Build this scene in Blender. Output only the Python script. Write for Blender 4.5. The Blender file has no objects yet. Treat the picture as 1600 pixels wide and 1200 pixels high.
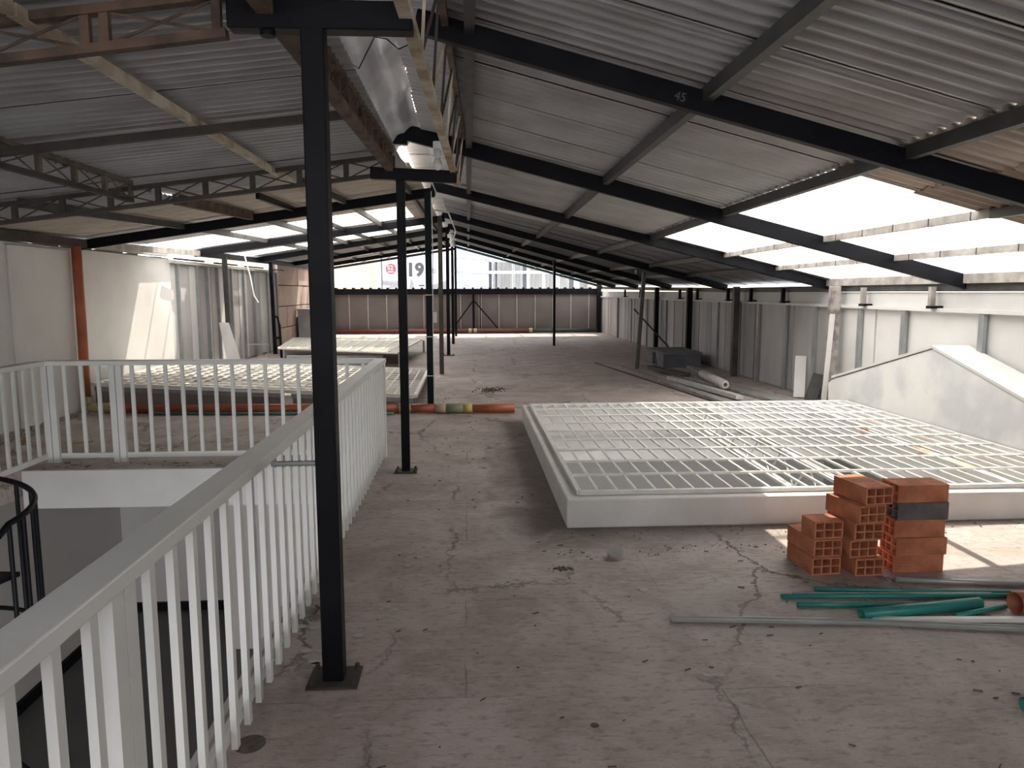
import bpy, math, random
from mathutils import Vector, Matrix
random.seed(7)
R = math.radians
S = bpy.context.scene
COL = S.collection

# ---------------------------------------------------------------- camera
P, YAW, ROLL, F, H = .1238, .058, -.002, 1165., 1.62
fw = Vector((math.sin(YAW)*math.cos(P), math.cos(YAW)*math.cos(P), -math.sin(P)))
rt = Vector((math.cos(YAW), -math.sin(YAW), 0)); up = rt.cross(fw)
rt, up = math.cos(ROLL)*rt + math.sin(ROLL)*up, -math.sin(ROLL)*rt + math.cos(ROLL)*up
cd = bpy.data.cameras.new('camera'); cam = bpy.data.objects.new('camera', cd); COL.objects.link(cam)
cd.sensor_width = 36; cd.lens = 36*F/1600; cd.clip_start = .05; cd.clip_end = 300
m = Matrix.Identity(4)
for i in range(3):
    m[i][0] = rt[i]; m[i][1] = up[i]; m[i][2] = -fw[i]
m.translation = (0, 0, H); cam.matrix_world = m
S.camera = cam

# ---------------------------------------------------------------- light
w = bpy.data.worlds.new('sky'); S.world = w; w.use_nodes = True
bg = w.node_tree.nodes['Background']; bg.inputs[0].default_value = (.98, .985, 1, 1); bg.inputs[1].default_value = 3.3
sd = bpy.data.lights.new('sun', 'SUN'); sd.energy = 12; sd.angle = R(.6); sd.color = (1, .93, .82)
sun = bpy.data.objects.new('sun', sd); COL.objects.link(sun)
sun.rotation_euler = Vector((.6, 1.22, 2.3)).to_track_quat('Z', 'Y').to_euler()
sun.location = (8, 14, 30)
vs = S.view_settings
vs.view_transform = 'Standard'; vs.look = 'None'; vs.gamma = 1; vs.use_curve_mapping = False
vs.exposure = 0.74

# ---------------------------------------------------------------- materials
MATS = {}
def mat(name, col, rough=.7, metal=0, col2=None, scale=4, amt=.5, bump=0, bscale=40, stretch=(1, 1, 1), trans=0, detail=5):
    if name in MATS: return MATS[name]
    m = bpy.data.materials.new(name); m.use_nodes = True; nt = m.node_tree; N = nt.nodes; L = nt.links
    b = N['Principled BSDF']; b.inputs['Roughness'].default_value = rough; b.inputs['Metallic'].default_value = metal
    tc = N.new('ShaderNodeNewGeometry') if trans == 2 else N.new('ShaderNodeTexCoord')
    mp = N.new('ShaderNodeMapping'); mp.inputs['Scale'].default_value = stretch
    L.new(tc.outputs['Position' if trans == 2 else 'Object'], mp.inputs['Vector'])
    no = N.new('ShaderNodeTexNoise'); no.inputs['Scale'].default_value = scale; no.inputs['Detail'].default_value = detail
    L.new(mp.outputs[0], no.inputs['Vector'])
    rp = N.new('ShaderNodeMapRange'); rp.inputs[1].default_value = .5-.25*(1.2-amt); rp.inputs[2].default_value = .5+.25*(1.2-amt)
    L.new(no.outputs[0], rp.inputs[0])
    mx = N.new('ShaderNodeMix'); mx.data_type = 'RGBA'
    mx.inputs[6].default_value = (*col, 1); mx.inputs[7].default_value = (*(col2 or tuple(c*.75 for c in col)), 1)
    L.new(rp.outputs[0], mx.inputs[0]); L.new(mx.outputs[2], b.inputs['Base Color'])
    if bump:
        n2 = N.new('ShaderNodeTexNoise'); n2.inputs['Scale'].default_value = bscale; n2.inputs['Detail'].default_value = 6
        L.new(mp.outputs[0], n2.inputs['Vector'])
        bp = N.new('ShaderNodeBump'); bp.inputs['Strength'].default_value = bump; bp.inputs['Distance'].default_value = .01
        L.new(n2.outputs[0], bp.inputs['Height']); L.new(bp.outputs[0], b.inputs['Normal'])
    if trans == 1:
        t = N.new('ShaderNodeBsdfTranslucent'); ms = N.new('ShaderNodeMixShader'); ms.inputs[0].default_value = .80
        L.new(mx.outputs[2], t.inputs['Color'])
        L.new(b.outputs[0], ms.inputs[1]); L.new(t.outputs[0], ms.inputs[2])
        tp = N.new('ShaderNodeBsdfTransparent'); tp.inputs[0].default_value = (1, .98, .94, 1)
        m2 = N.new('ShaderNodeMixShader'); m2.inputs[0].default_value = .38
        L.new(ms.outputs[0], m2.inputs[1]); L.new(tp.outputs[0], m2.inputs[2])
        L.new(m2.outputs[0], N['Material Output'].inputs['Surface'])
    MATS[name] = m; return m

black = mat('black paint', (.0045, .005, .008), .45, 0, (.010, .010, .013), 3, .4)
dteal = mat('dark green paint', (.005, .014, .015), .45, 0, (.009, .018, .019), 3)
greyp = mat('grey purlin paint', (.035, .035, .038), .5, .1, (.07, .066, .062), 5)
lightp = mat('pale purlin paint', (.42, .40, .37), .6, 0, (.25, .22, .2), 6, .6)
cream = mat('aged cream paint', (.60, .54, .43), .7, 0, (.36, .28, .20), 5, .8, .3)
rustb = mat('rusty brown steel', (.14, .085, .06), .8, 0, (.055, .038, .03), 6, .8, .4)
dbrown = mat('dark brown steel', (.06, .046, .038), .7, 0, (.032, .027, .024), 6, .6, .2)
rail_w = mat('white gloss rail paint', (.72, .72, .70), .38, 0, (.64, .64, .62), 3, .3, .08, 30)
grate_w = mat('white grate paint', (.82, .81, .78), .5, 0, (.68, .66, .62), 8, .4)
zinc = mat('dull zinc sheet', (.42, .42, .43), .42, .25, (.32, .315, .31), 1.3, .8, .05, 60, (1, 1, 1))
zincdk = mat('darker zinc sheet', (.20, .20, .215), .5, .2, (.14, .14, .15), 1.3, .8, .05, 60)  # darker zinc tone for the far sheets of the right slope
zincold = mat('aged zinc sheet', (.33, .31, .29), .55, .25, (.42, .36, .30), 1.1, .8, .08, 60, (1, 2, 1))
zincbr = mat('brown stained sheet', (.26, .21, .17), .7, 0, (.38, .31, .24), 2.5, .8, .1)
beige = mat('beige fibre sheet', (.46, .40, .34), .7, 0, (.56, .49, .42), 2.5, .8, .05, 40, (1, 3, 1))
fibre = mat('translucent fibreglass', (.66, .66, .65), .5, 0, (.30, .285, .26), 2.5, 1.0, 0, 40, (.35, 8, 1), 1, 8)
wallw = mat('white plaster', (.74, .725, .70), .85, 0, (.62, .60, .575), .9, .6, .15, 12)
curbw = mat('white painted curb', (.78, .765, .74), .8, 0, (.68, .66, .63), 3, .5, .3, 18)
gablew = mat('white roughcast', (.56, .57, .58), .85, 0, (.70, .70, .69), 1.6, .9, .5, 8)
lowerw = mat('lower wall paint', (.50, .485, .47), .8, 0, (.46, .44, .42), .7, .5)
lowerf = mat('lower floor', (.10, .10, .105), .5, 0, (.13, .13, .13), 1.5)
boardw = mat('grey wall board', (.44, .43, .43), .75, 0, (.36, .34, .34), 2, .6, .08, 20, (1, 1, .4))
boardd = mat('brown wall board', (.30, .28, .275), .75, 0, (.36, .34, .33), 2, .6, .08, 20, (1, 1, .4))  # browner tone mixed in among the wall boards
boardl = mat('pale wall board', (.62, .61, .60), .8, 0, (.54, .53, .52), 1.4, .6, .1, 20)
stud = mat('galvanised stud', (.34, .36, .37), .4, .5, (.28, .29, .30), 6)
endp = mat('brown end panel', (.155, .135, .132), .6, 0, (.12, .105, .105), 1.2, .5)
endstrip = mat('pale joint strip', (.42, .40, .37), .6)
block = mat('pink block', (.52, .40, .33), .9, 0, (.44, .33, .27), 3, .7, .5, 25)
terr = mat('terracotta', (.60, .23, .12), .85, 0, (.42, .145, .075), 9, .8, .4, 60)
terrg = mat('grey fired clay', (.17, .145, .14), .85, 0, (.12, .10, .10), 9, .7, .4, 60)
orange = mat('orange pvc', (.46, .13, .055), .45, 0, (.36, .10, .05), 4, .7)
orange2 = mat('orange riser pipe', (.42, .12, .045), .55, 0, (.30, .085, .04), 2.5, .8)
teal = mat('teal pvc', (.02, .22, .19), .38, 0, (.03, .27, .235), 6)
creamf = mat('cream fitting', (.52, .44, .26), .6, 0, (.40, .33, .2), 9)
greenf = mat('green grey fitting', (.30, .31, .20), .6)
yellowf = mat('yellow fitting', (.62, .47, .16), .6)
white = mat('white plastic', (.8, .8, .8), .4)
cond = mat('grey conduit', (.45, .46, .45), .35, .3, (.36, .37, .36), 5)
wood = mat('grey weathered plank', (.30, .28, .27), .85, 0, (.20, .19, .185), 5, .8, .3, 30, (6, 1, 1))
foamw = mat('pale rolled foil', (.48, .47, .46), .6, 0, (.36, .35, .34), 12)
concb = mat('dark concrete block', (.10, .105, .125), .9, 0, (.15, .15, .16), 4)
debrism = mat('dark debris', (.07, .055, .045), .95, 0, (.15, .12, .1), 30)
plasterchip = mat('pale plaster chip', (.52, .49, .46), .95)
meshw = mat('cream mesh panel', (.80, .76, .66), .6, 0, (.68, .64, .56), 6)
ridgew = mat('white zinc ridge lining', (.66, .66, .68), .38, .15, (.36, .36, .38), 2.2, .9, .3, 6, (1, .5, 1))
b_yel = mat('pale yellow render', (.42, .36, .25), .8); b_blue = mat('pale blue siding', (.25, .275, .33), .6)
b_white = mat('white facade', (.40, .41, .43), .6); b_grey = mat('grey curtain', (.17, .175, .17), .7, 0, (.11, .115, .115), 3, .6, 0, 40, (6, 1, .3))
b_dark = mat('dark window glass', (.03, .033, .036), .3)
signw = mat('white billboard', (.37, .375, .39), .6); signg = mat('grey billboard ink', (.02, .02, .025), .6); signr = mat('red billboard ink', (.35, .02, .025), .6)
signg2 = mat('pale grey billboard ink', (.14, .14, .15), .6)

for _n in ('black paint', 'dark green paint'): MATS[_n].node_tree.nodes['Principled BSDF'].inputs['Specular IOR Level'].default_value = .1
def floor_mat():
    m = bpy.data.materials.new('worn concrete'); m.use_nodes = True; nt = m.node_tree; N = nt.nodes; L = nt.links
    b = N['Principled BSDF']; b.inputs['Roughness'].default_value = .68
    tc = N.new('ShaderNodeTexCoord')
    def noise(sc, det, st=(1, 1, 1), rough=.6, dist=0):
        mp = N.new('ShaderNodeMapping'); mp.inputs['Scale'].default_value = st; L.new(tc.outputs['Object'], mp.inputs[0])
        n = N.new('ShaderNodeTexNoise'); n.inputs['Scale'].default_value = sc; n.inputs['Detail'].default_value = det
        n.inputs['Roughness'].default_value = rough; n.inputs['Distortion'].default_value = dist
        L.new(mp.outputs[0], n.inputs['Vector']); return n.outputs[0]
    def mr(s, a, b_, c=0, d=1):
        r = N.new('ShaderNodeMapRange'); r.inputs[1].default_value = a; r.inputs[2].default_value = b_; r.inputs[3].default_value = c; r.inputs[4].default_value = d
        L.new(s, r.inputs[0]); return r.outputs[0]
    def mix(f, a, b_, mode='MIX'):
        x = N.new('ShaderNodeMix'); x.data_type = 'RGBA'; x.blend_type = mode
        for i, v in ((0, f), (6, a), (7, b_)):
            if isinstance(v, (tuple, float, int)): x.inputs[i].default_value = v if i == 0 else (*v, 1)
            else: L.new(v, x.inputs[i])
        return x.outputs[2]
    def mul(a, b_, op='MULTIPLY'):
        x = N.new('ShaderNodeMath'); x.operation = op
        for i, v in enumerate((a, b_)):
            if isinstance(v, (float, int)): x.inputs[i].default_value = v
            else: L.new(v, x.inputs[i])
        return x.outputs[0]
    big = noise(.35, 4); mid = noise(2.2, 8, (1, 1, 1), .65, .6); fine = noise(14, 8, (1, 2.2, 1), .7); streak = noise(5, 8, (.7, 4.5, 1), .7, .5)
    c = mix(mr(big, .38, .62), (.44, .36, .335), (.55, .475, .45))
    c = mix(mr(mid, .40, .64, 0, .8), c, (.30, .245, .215))
    c = mix(mr(streak, .55, .70, 0, .6), c, (.52, .48, .45))
    c = mix(mr(fine, .52, .66, 0, .65), c, (.17, .135, .115))
    vf = noise(38, 6, (1, 3, 1), .75); c = mix(mr(vf, .56, .66, 0, .5), c, (.17, .15, .135)); c = mix(mr(vf, .44, .34, 0, .35), c, (.55, .52, .49))
    pt = noise(.9, 6, (1, 1, 1), .6, 1.2)
    c = mix(mr(pt, .60, .63, 0, .45), c, (.42, .39, .365))
    # cracks: distorted cells, large
    vo = N.new('ShaderNodeTexVoronoi'); vo.feature = 'DISTANCE_TO_EDGE'; vo.inputs['Scale'].default_value = .75
    mp = N.new('ShaderNodeMapping'); L.new(tc.outputs['Object'], mp.inputs[0]); mp.inputs['Scale'].default_value = (1.3, .55, 1)
    nd = N.new('ShaderNodeTexNoise'); nd.inputs['Scale'].default_value = 5; nd.inputs['Detail'].default_value = 12; nd.inputs['Roughness'].default_value = .72
    L.new(tc.outputs['Object'], nd.inputs['Vector'])
    va = N.new('ShaderNodeVectorMath'); va.operation = 'SCALE'; va.inputs['Scale'].default_value = .38; L.new(nd.outputs['Color'], va.inputs[0])
    vb = N.new('ShaderNodeVectorMath'); vb.operation = 'ADD'; L.new(mp.outputs[0], vb.inputs[0]); L.new(va.outputs[0], vb.inputs[1])
    L.new(vb.outputs[0], vo.inputs['Vector'])
    cr = mr(vo.outputs['Distance'], .002, .010, 1, 0)
    cr = mul(cr, mr(noise(.8, 4), .45, .58))
    c = mix(mul(cr, .75), c, (.07, .058, .052))
    # slab joints
    br = N.new('ShaderNodeTexBrick'); br.inputs['Scale'].default_value = 1; br.inputs['Mortar Size'].default_value = .006
    br.inputs['Brick Width'].default_value = 2.1; br.inputs['Row Height'].default_value = .95; br.inputs['Mortar Smooth'].default_value = .6
    vc = N.new('ShaderNodeVectorMath'); vc.operation = 'SCALE'; vc.inputs['Scale'].default_value = .05; L.new(nd.outputs['Color'], vc.inputs[0])
    vd = N.new('ShaderNodeVectorMath'); vd.operation = 'ADD'; L.new(tc.outputs['Object'], vd.inputs[0]); L.new(vc.outputs[0], vd.inputs[1]); L.new(vd.outputs[0], br.inputs['Vector'])
    jt = mul(br.outputs['Fac'], mr(noise(1.3, 3), .42, .6))
    c = mix(mul(jt, .55), c, (.11, .095, .088))
    # damp dirt band beside the skylight curb and stains at the bottom right
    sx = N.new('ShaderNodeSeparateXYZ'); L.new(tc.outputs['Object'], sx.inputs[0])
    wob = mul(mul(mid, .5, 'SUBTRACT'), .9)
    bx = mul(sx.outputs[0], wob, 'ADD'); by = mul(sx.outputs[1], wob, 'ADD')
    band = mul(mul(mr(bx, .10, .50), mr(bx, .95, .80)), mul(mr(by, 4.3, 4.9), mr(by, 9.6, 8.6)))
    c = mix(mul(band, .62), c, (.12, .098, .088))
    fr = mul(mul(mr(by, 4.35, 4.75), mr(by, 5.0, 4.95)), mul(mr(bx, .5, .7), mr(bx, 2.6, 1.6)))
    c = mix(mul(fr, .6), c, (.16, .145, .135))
    # specks
    sp = mr(noise(55, 3), .70, .75); c = mix(mul(sp, .7), c, (.06, .05, .045))
    L.new(c, b.inputs['Base Color'])
    h = mul(mul(mid, .6), mul(fine, .35), 'ADD'); h = mul(h, mul(streak, .5), 'ADD'); h = mul(h, mul(cr, .5), 'SUBTRACT')
    bp = N.new('ShaderNodeBump'); bp.inputs['Strength'].default_value = .8; bp.inputs['Distance'].default_value = .025
    L.new(h, bp.inputs['Height']); L.new(bp.outputs[0], b.inputs['Normal'])
    return m
concrete = floor_mat()

# ---------------------------------------------------------------- helpers
class MB:
    def __init__(s): s.v = []; s.f = []
    def hexa(s, c):                       # 8 corners: bottom 4 ccw, top 4 ccw
        n = len(s.v); s.v += [tuple(p) for p in c]
        s.f += [tuple(n+i for i in q) for q in ((3, 2, 1, 0), (4, 5, 6, 7), (0, 1, 5, 4), (1, 2, 6, 5), (2, 3, 7, 6), (3, 0, 4, 7))]
        return s
    def box(s, x0, x1, y0, y1, z0, z1):
        return s.hexa([(x0, y0, z0), (x1, y0, z0), (x1, y1, z0), (x0, y1, z0), (x0, y0, z1), (x1, y0, z1), (x1, y1, z1), (x0, y1, z1)])
    def beam(s, a, b, w, h, upv=(0, 0, 1)):
        a, b = Vector(a), Vector(b); d = (b-a).normalized(); u = Vector(upv)
        if abs(d.dot(u)) > .98: u = Vector((0, 1, 0))
        r = d.cross(u).normalized(); u = r.cross(d).normalized()
        c = [a+r*sx*w/2+u*sz*h/2 for sx, sz in ((-1, -1), (1, -1), (1, 1), (-1, 1))]
        e = [p+(b-a) for p in c]
        n = len(s.v); s.v += [tuple(p) for p in c+e]
        s.f += [tuple(n+i for i in q) for q in ((0, 1, 2, 3), (7, 6, 5, 4), (0, 4, 5, 1), (1, 5, 6, 2), (2, 6, 7, 3), (3, 7, 4, 0))]
        return s
    def rod(s, a, b, r, k=8, r2=None, caps=True):
        a, b = Vector(a), Vector(b); d = (b-a).normalized()
        u = Vector((0, 0, 1)) if abs(d.z) < .9 else Vector((1, 0, 0))
        x = d.cross(u).normalized(); y = x.cross(d).normalized(); n = len(s.v); r2 = r if r2 is None else r2
        for p, rr in ((a, r), (b, r2)):
            for i in range(k):
                t = 2*math.pi*i/k; s.v.append(tuple(p+x*math.cos(t)*rr+y*math.sin(t)*rr))
        for i in range(k): j = (i+1) % k; s.f.append((n+i, n+k+i, n+k+j, n+j))
        if caps: s.f.append(tuple(n+i for i in range(k))); s.f.append(tuple(n+k+i for i in reversed(range(k))))
        return s
    def tube(s, a, b, r, t=.003, k=14):   # open pipe with wall thickness
        a, b = Vector(a), Vector(b); d = (b-a).normalized()
        u = Vector((0, 0, 1)) if abs(d.z) < .9 else Vector((1, 0, 0))
        x = d.cross(u).normalized(); y = x.cross(d).normalized(); n = len(s.v)
        for p, rr in ((a, r), (b, r), (b, r-t), (a, r-t)):
            for i in range(k):
                q = 2*math.pi*i/k; s.v.append(tuple(p+x*math.cos(q)*rr+y*math.sin(q)*rr))
        for l in range(4):
            o, q = n+l*k, n+((l+1) % 4)*k
            for i in range(k): j = (i+1) % k; s.f.append((o+i, q+i, q+j, o+j))
        return s
    def path(s, pts, r, k=8):
        pts = [Vector(p) for p in pts]; n = len(s.v)
        for idx, p in enumerate(pts):
            d = (pts[min(idx+1, len(pts)-1)]-pts[max(idx-1, 0)]).normalized()
            u = Vector((0, 0, 1)) if abs(d.z) < .95 else Vector((0, 1, 0))
            x = d.cross(u).normalized(); y = x.cross(d).normalized()
            for i in range(k):
                t = 2*math.pi*i/k; s.v.append(tuple(p+x*math.cos(t)*r+y*math.sin(t)*r))
        for l in range(len(pts)-1):
            for i in range(k): j = (i+1) % k; s.f.append((n+l*k+i, n+(l+1)*k+i, n+(l+1)*k+j, n+l*k+j))
        s.f.append(tuple(n+i for i in range(k))); s.f.append(tuple(n+(len(pts)-1)*k+i for i in reversed(range(k))))
        return s
    def prism(s, poly, vec):              # polygon (list of 3d), extruded by vec
        n = len(s.v); k = len(poly); v = Vector(vec)
        s.v += [tuple(Vector(p)) for p in poly]+[tuple(Vector(p)+v) for p in poly]
        s.f.append(tuple(n+i for i in reversed(range(k)))); s.f.append(tuple(n+k+i for i in range(k)))
        for i in range(k): j = (i+1) % k; s.f.append((n+i, n+j, n+k+j, n+k+i))
        return s
    def gridslab(s, xs, ys, hole, z0, z1): # slab with missing cells, closed walls
        nx, ny = len(xs)-1, len(ys)-1
        solid = lambda i, j: 0 <= i < nx and 0 <= j < ny and not hole(i, j)
        ids = {}
        def vid(i, j, l):
            if (i, j, l) not in ids: ids[(i, j, l)] = len(s.v); s.v.append((xs[i], ys[j], (z0, z1)[l]))
            return ids[(i, j, l)]
        for i in range(nx):
            for j in range(ny):
                if not solid(i, j): continue
                s.f.append((vid(i, j, 1), vid(i+1, j, 1), vid(i+1, j+1, 1), vid(i, j+1, 1)))
                s.f.append((vid(i, j+1, 0), vid(i+1, j+1, 0), vid(i+1, j, 0), vid(i, j, 0)))
                if not solid(i-1, j): s.f.append((vid(i, j+1, 1), vid(i, j+1, 0), vid(i, j, 0), vid(i, j, 1)))
                if not solid(i+1, j): s.f.append((vid(i+1, j, 1), vid(i+1, j, 0), vid(i+1, j+1, 0), vid(i+1, j+1, 1)))
                if not solid(i, j-1): s.f.append((vid(i, j, 1), vid(i, j, 0), vid(i+1, j, 0), vid(i+1, j, 1)))
                if not solid(i, j+1): s.f.append((vid(i+1, j+1, 1), vid(i+1, j+1, 0), vid(i, j+1, 0), vid(i, j+1, 1)))
        return s
    def mesh(s, name, mt):
        me = bpy.data.meshes.new(name); me.from_pydata(s.v, [], s.f); me.materials.append(mt); me.update(); return me
    def build(s, name, mt, parent=None, bevel=0, smooth=False):
        o = bpy.data.objects.new(name, s.mesh(name, mt)); COL.objects.link(o)
        if parent is not None:
            o.parent = parent
            # vertices are written in world coordinates: keep them there
            o.matrix_parent_inverse = parent_world(parent).inverted()
        if smooth:
            for p in o.data.polygons: p.use_smooth = len(p.vertices) == 4
        if bevel:
            md = o.modifiers.new('bevel', 'BEVEL'); md.width = bevel; md.segments = 2; md.limit_method = 'ANGLE'
        return o
def parent_world(o):
    M = o.matrix_basis.copy()
    p = o
    while p.parent is not None:
        M = p.parent.matrix_basis @ p.matrix_parent_inverse @ M if False else (p.parent.matrix_basis @ (p.matrix_parent_inverse @ M))
        p = p.parent
    return M
def tag(o, label=None, cat=None, group=None, kind=None):
    if label: o['label'] = label
    if cat: o['category'] = cat
    if group: o['group'] = group
    if kind: o['kind'] = kind
    return o
def empty(name, loc=(0, 0, 0), label=None, cat=None, group=None, kind=None):
    o = bpy.data.objects.new(name, None); COL.objects.link(o); o.location = loc; o.empty_display_size = .1
    return tag(o, label, cat, group, kind)
def inst(name, me, parent, M):           # shared-mesh child, M = world matrix
    o = bpy.data.objects.new(name, me); COL.objects.link(o); o.parent = parent
    if parent is not None: o.matrix_parent_inverse = parent_world(parent).inverted()
    o.matrix_basis = M; return o
def lerp(tab, y):
    if y <= tab[0][0]: return tab[0][1]
    for (a, p), (b, q) in zip(tab, tab[1:]):
        if y <= b: return p+(q-p)*(y-a)/(b-a)
    return tab[-1][1]

# ================================================================ FLOOR
XL, XR, Y0, Y1 = -5.3, 5.2, -2.4, 29.4
fx = [XL-.1, -5.05, -4.1, -.95, -.85, .80, 4.72, XR+.1]
fy = [Y0, .2, 5.07, 6.95, 9.08, 10.45, 13.7, Y1]
def fhole(i, j):
    x = (fx[i]+fx[i+1])/2; y = (fy[j]+fy[j+1])/2
    if -4.1 < x < -.95 and .2 < y < 6.95: return True
    if .8 < x < 4.72 and 5.07 < y < 9.08: return True
    if -5.05 < x < -.85 and 10.45 < y < 13.7: return True
    return False
floor = MB().gridslab(fx, fy, fhole, -.24, 0).build('floor', concrete); tag(floor, kind='structure')

# edge band of white plaster under the stair opening, shafts and lower storey
o = MB().box(-4.098, -.952, 6.92, 6.948, -.36, -.006).build('trim_1', boardl); tag(o, kind='structure')
o = MB().box(-.985, -.953, .2, 6.918, -.36, -.006).build('trim_2', wallw); tag(o, kind='structure')
LZ = -2.8
o = MB().box(-4.85, XR, Y0, 10.4, LZ-.1, LZ).build('floor', lowerf); tag(o, kind='structure')
o = MB().box(-4.95, -4.8, Y0, 10.4, LZ, -.24).build('wall_lower_left', lowerw); tag(o, kind='structure')
o = MB().box(-4.8, XR, 10.25, 10.4, LZ, -.24).build('wall_lower_back', lowerw); tag(o, kind='structure')
o = MB().box(XR-.1, XR, Y0, 10.25, LZ, -.24).build('wall_lower_right', lowerw); tag(o, kind='structure')
o = MB().box(-4.79, -3.0, 10.2, 10.248, LZ, LZ+.12).build('baseboard_back', black); tag(o, kind='structure')
o = MB().box(-4.798, -4.75, 2, 10.25, LZ, LZ+.12).build('baseboard_left', black); tag(o, kind='structure')
o = MB().box(-3.0, .3, 9.0, 10.24, LZ, -.24).build('wall_lower_pier', lowerw); tag(o, kind='structure')
# skylight shaft lining (right)
sh = MB()
sh.box(.802, .83, 5.08, 9.07, -.5, -.001); sh.box(4.69, 4.718, 5.08, 9.07, -.5, -.001); sh.box(.83, 4.69, 9.05, 9.077, -.5, -.001); sh.box(.83, 4.69, 5.073, 5.10, -.5, -.001)
o = sh.build('trim_3', curbw); tag(o, kind='structure')
o = MB().box(.83, 4.69, 8.99, 9.05, -.14, -.10).build('trim_4', wallw); tag(o, kind='structure')
# left skylight: white painted well below the grate
o = MB().box(-5.05, -.85, 10.45, 13.7, -.62, -.56).build('trim_5', curbw); tag(o, kind='structure')
sh = MB(); sh.box(-5.048, -5.0, 10.46, 13.69, -.56, -.001); sh.box(-.9, -.852, 10.46, 13.69, -.56, -.001); sh.box(-5.0, -.9, 13.65, 13.69, -.56, -.001); sh.box(-5.0, -.9, 10.46, 10.5, -.56, -.001)
o = sh.build('trim_6', curbw); tag(o, kind='structure')

# ================================================================ WALLS
wl = MB().box(XL-.15, XL, Y0, 13.76, 0, 2.2).build('wall_left', wallw); tag(wl, kind='structure')
wl.data.materials[0] = wallw
# pilaster beside the riser pipe and patchy top edge
MB().box(XL, XL+.035, 9.0, 10.35, 0, 2.17).build('pilaster', wallw, wl, .01)
mb = MB()
y = Y0
while y < 13.6:
    l = random.uniform(.15, .5); mb.box(XL-.14, XL+.012, y, min(y+l, 13.7), 2.2, 2.2+random.uniform(.004, .03)); y += l
mb.build('gap_strip', debrism, wl)  # ragged dark strip standing in for the dark gap under the eave beam
MB().box(XL-.15, XL-.02, Y0, 13.76, 2.24, 2.30).build('top_course', wallw, wl)
# boarded section of the left wall
wl2 = MB().box(XL-.15, XL-.09, 13.76, 21.3, 0, 2.2).build('wall_left', stud); tag(wl2, kind='structure')
y = 13.78; i = 0
while y < 21.2:
    wd = random.choice((.34, .5, .62, .3)); wd = min(wd, 21.25-y)
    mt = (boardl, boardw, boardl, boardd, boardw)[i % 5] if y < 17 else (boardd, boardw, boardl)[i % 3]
    z0 = random.choice((0, 0, .04)); d = random.uniform(0, .03)
    MB().box(XL-.09, XL-.05+d, y, y+wd-.02, z0, 2.13-random.uniform(0, .02)).build('wall_board', mt, wl2, .003)
    if i % 2 == 0: MB().box(XL-.05, XL+.02, y+wd-.035, y+wd+.025, 0, 2.14).build('batten', stud, wl2)
    y += wd; i += 1
MB().box(XL-.08, XL+.03, 13.8, 21.3, 2.13, 2.17).build('top_rail', boardl, wl2)
# block wall
wl3 = MB().box(XL-.2, XL-.06, 21.3, Y1, 0, 2.4).build('wall_left', debrism); tag(wl3, kind='structure')
for r in range(4):
    off = (r % 2)*.6; y = 21.3
    while y < Y1-.05:
        y2 = min(y+1.5 if y > 21.3 else y+1.5-off, Y1)
        MB().box(XL-.06, XL+random.uniform(0, .02), y+.01, y2-.01, r*.6+.012, r*.6+.588).build('wall_block', block, wl3, .008)
        y = y2
# right wall
o = MB().box(XL-.15, XR+.12, Y0-.1, Y0, 0, 1.75).build('wall_front_blocker', wallw); tag(o, kind='structure')  # unseen low wall added behind the camera to cut back light
wr = MB().box(XR+.05, XR+.12, Y0, Y1, 0, 1.42).build('wall_right', stud); tag(wr, kind='structure')
y = 2.0; i = 0
edges = [Y0, -1.2, 0, 1, 2.0, 3.4, 4.6, 5.9, 7.25, 8.62, 9.3, 9.62, 10.35, 10.9, 11.2, 11.75, 11.95, 13.1, 13.35, 13.75, 14.1, 14.55, 14.9, 15.3]
while edges[-1] < Y1-.3: edges.append(edges[-1]+random.choice((.35, .5, .62)))
edges[-1] = Y1-.02
for a, b in zip(edges, edges[1:]):
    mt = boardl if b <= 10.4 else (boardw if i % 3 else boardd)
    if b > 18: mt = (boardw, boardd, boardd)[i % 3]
    MB().box(XR+random.uniform(0, .03), XR+.05, a+.012, b-.012, .01 if b > 10 else 0, 1.385).build('wall_board', mt, wr, .003); i += 1
for ys in (7.25, 8.62, 9.62, 10.9, 11.95, 13.1, 14.1, 15.3, 17.2, 19.4, 21.5, 23.6, 25.8):
    MB().box(XR-.04, XR, ys-.04, ys+.04, 0, 1.38).build('stud', stud, wr)
MB().box(XR-.05, XR+.06, Y0, Y1, 1.385, 1.425).build('top_rail', boardl, wr)
o = MB().box(XR+.02, XR+.1, Y0, Y1, 1.425, 1.60).build('trim_7', boardl); tag(o, kind='structure')
# end wall
we = MB().box(XL, XR, Y1-.03, Y1+.05, 0, 1.62).build('wall_back', black); tag(we, kind='structure')
xs = [XL+.02, -4.6, -3.88, -3.16, -2.44, -1.73, -1.02, -.30, .42, .50, 1.2, 1.9, 2.62, 3.32, 4.03, 4.74, XR-.02]
for a, b in zip(xs, xs[1:]):
    if b-a > .2: MB().box(a+.02, b-.02, Y1-.07, Y1-.03, .14, 1.5).build('wall_panel', endp, we, .003)
    MB().box(b-.018, b+.018, Y1-.10, Y1-.03, .14, 1.5).build('joint_strip', endstrip, we)
MB().box(XL, XR, Y1-.1, Y1-.03, .09, .13).build('bottom_rail', endstrip, we)
MB().box(XL, XR, Y1-.16, Y1+.02, 1.5, 1.72).build('top_beam', black, we)
for k in range(32):
    MB().beam((XL+.2+k*.33, Y1-.12, 1.745), (XL+.2+k*.33, Y1+.3, 1.745), .07, .05).build('sheet_rib', black, we)
t = empty('wall_brace', (.2, Y1-.25, 0), 'black angled steel brace propping the middle of the end wall', 'brace')
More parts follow.
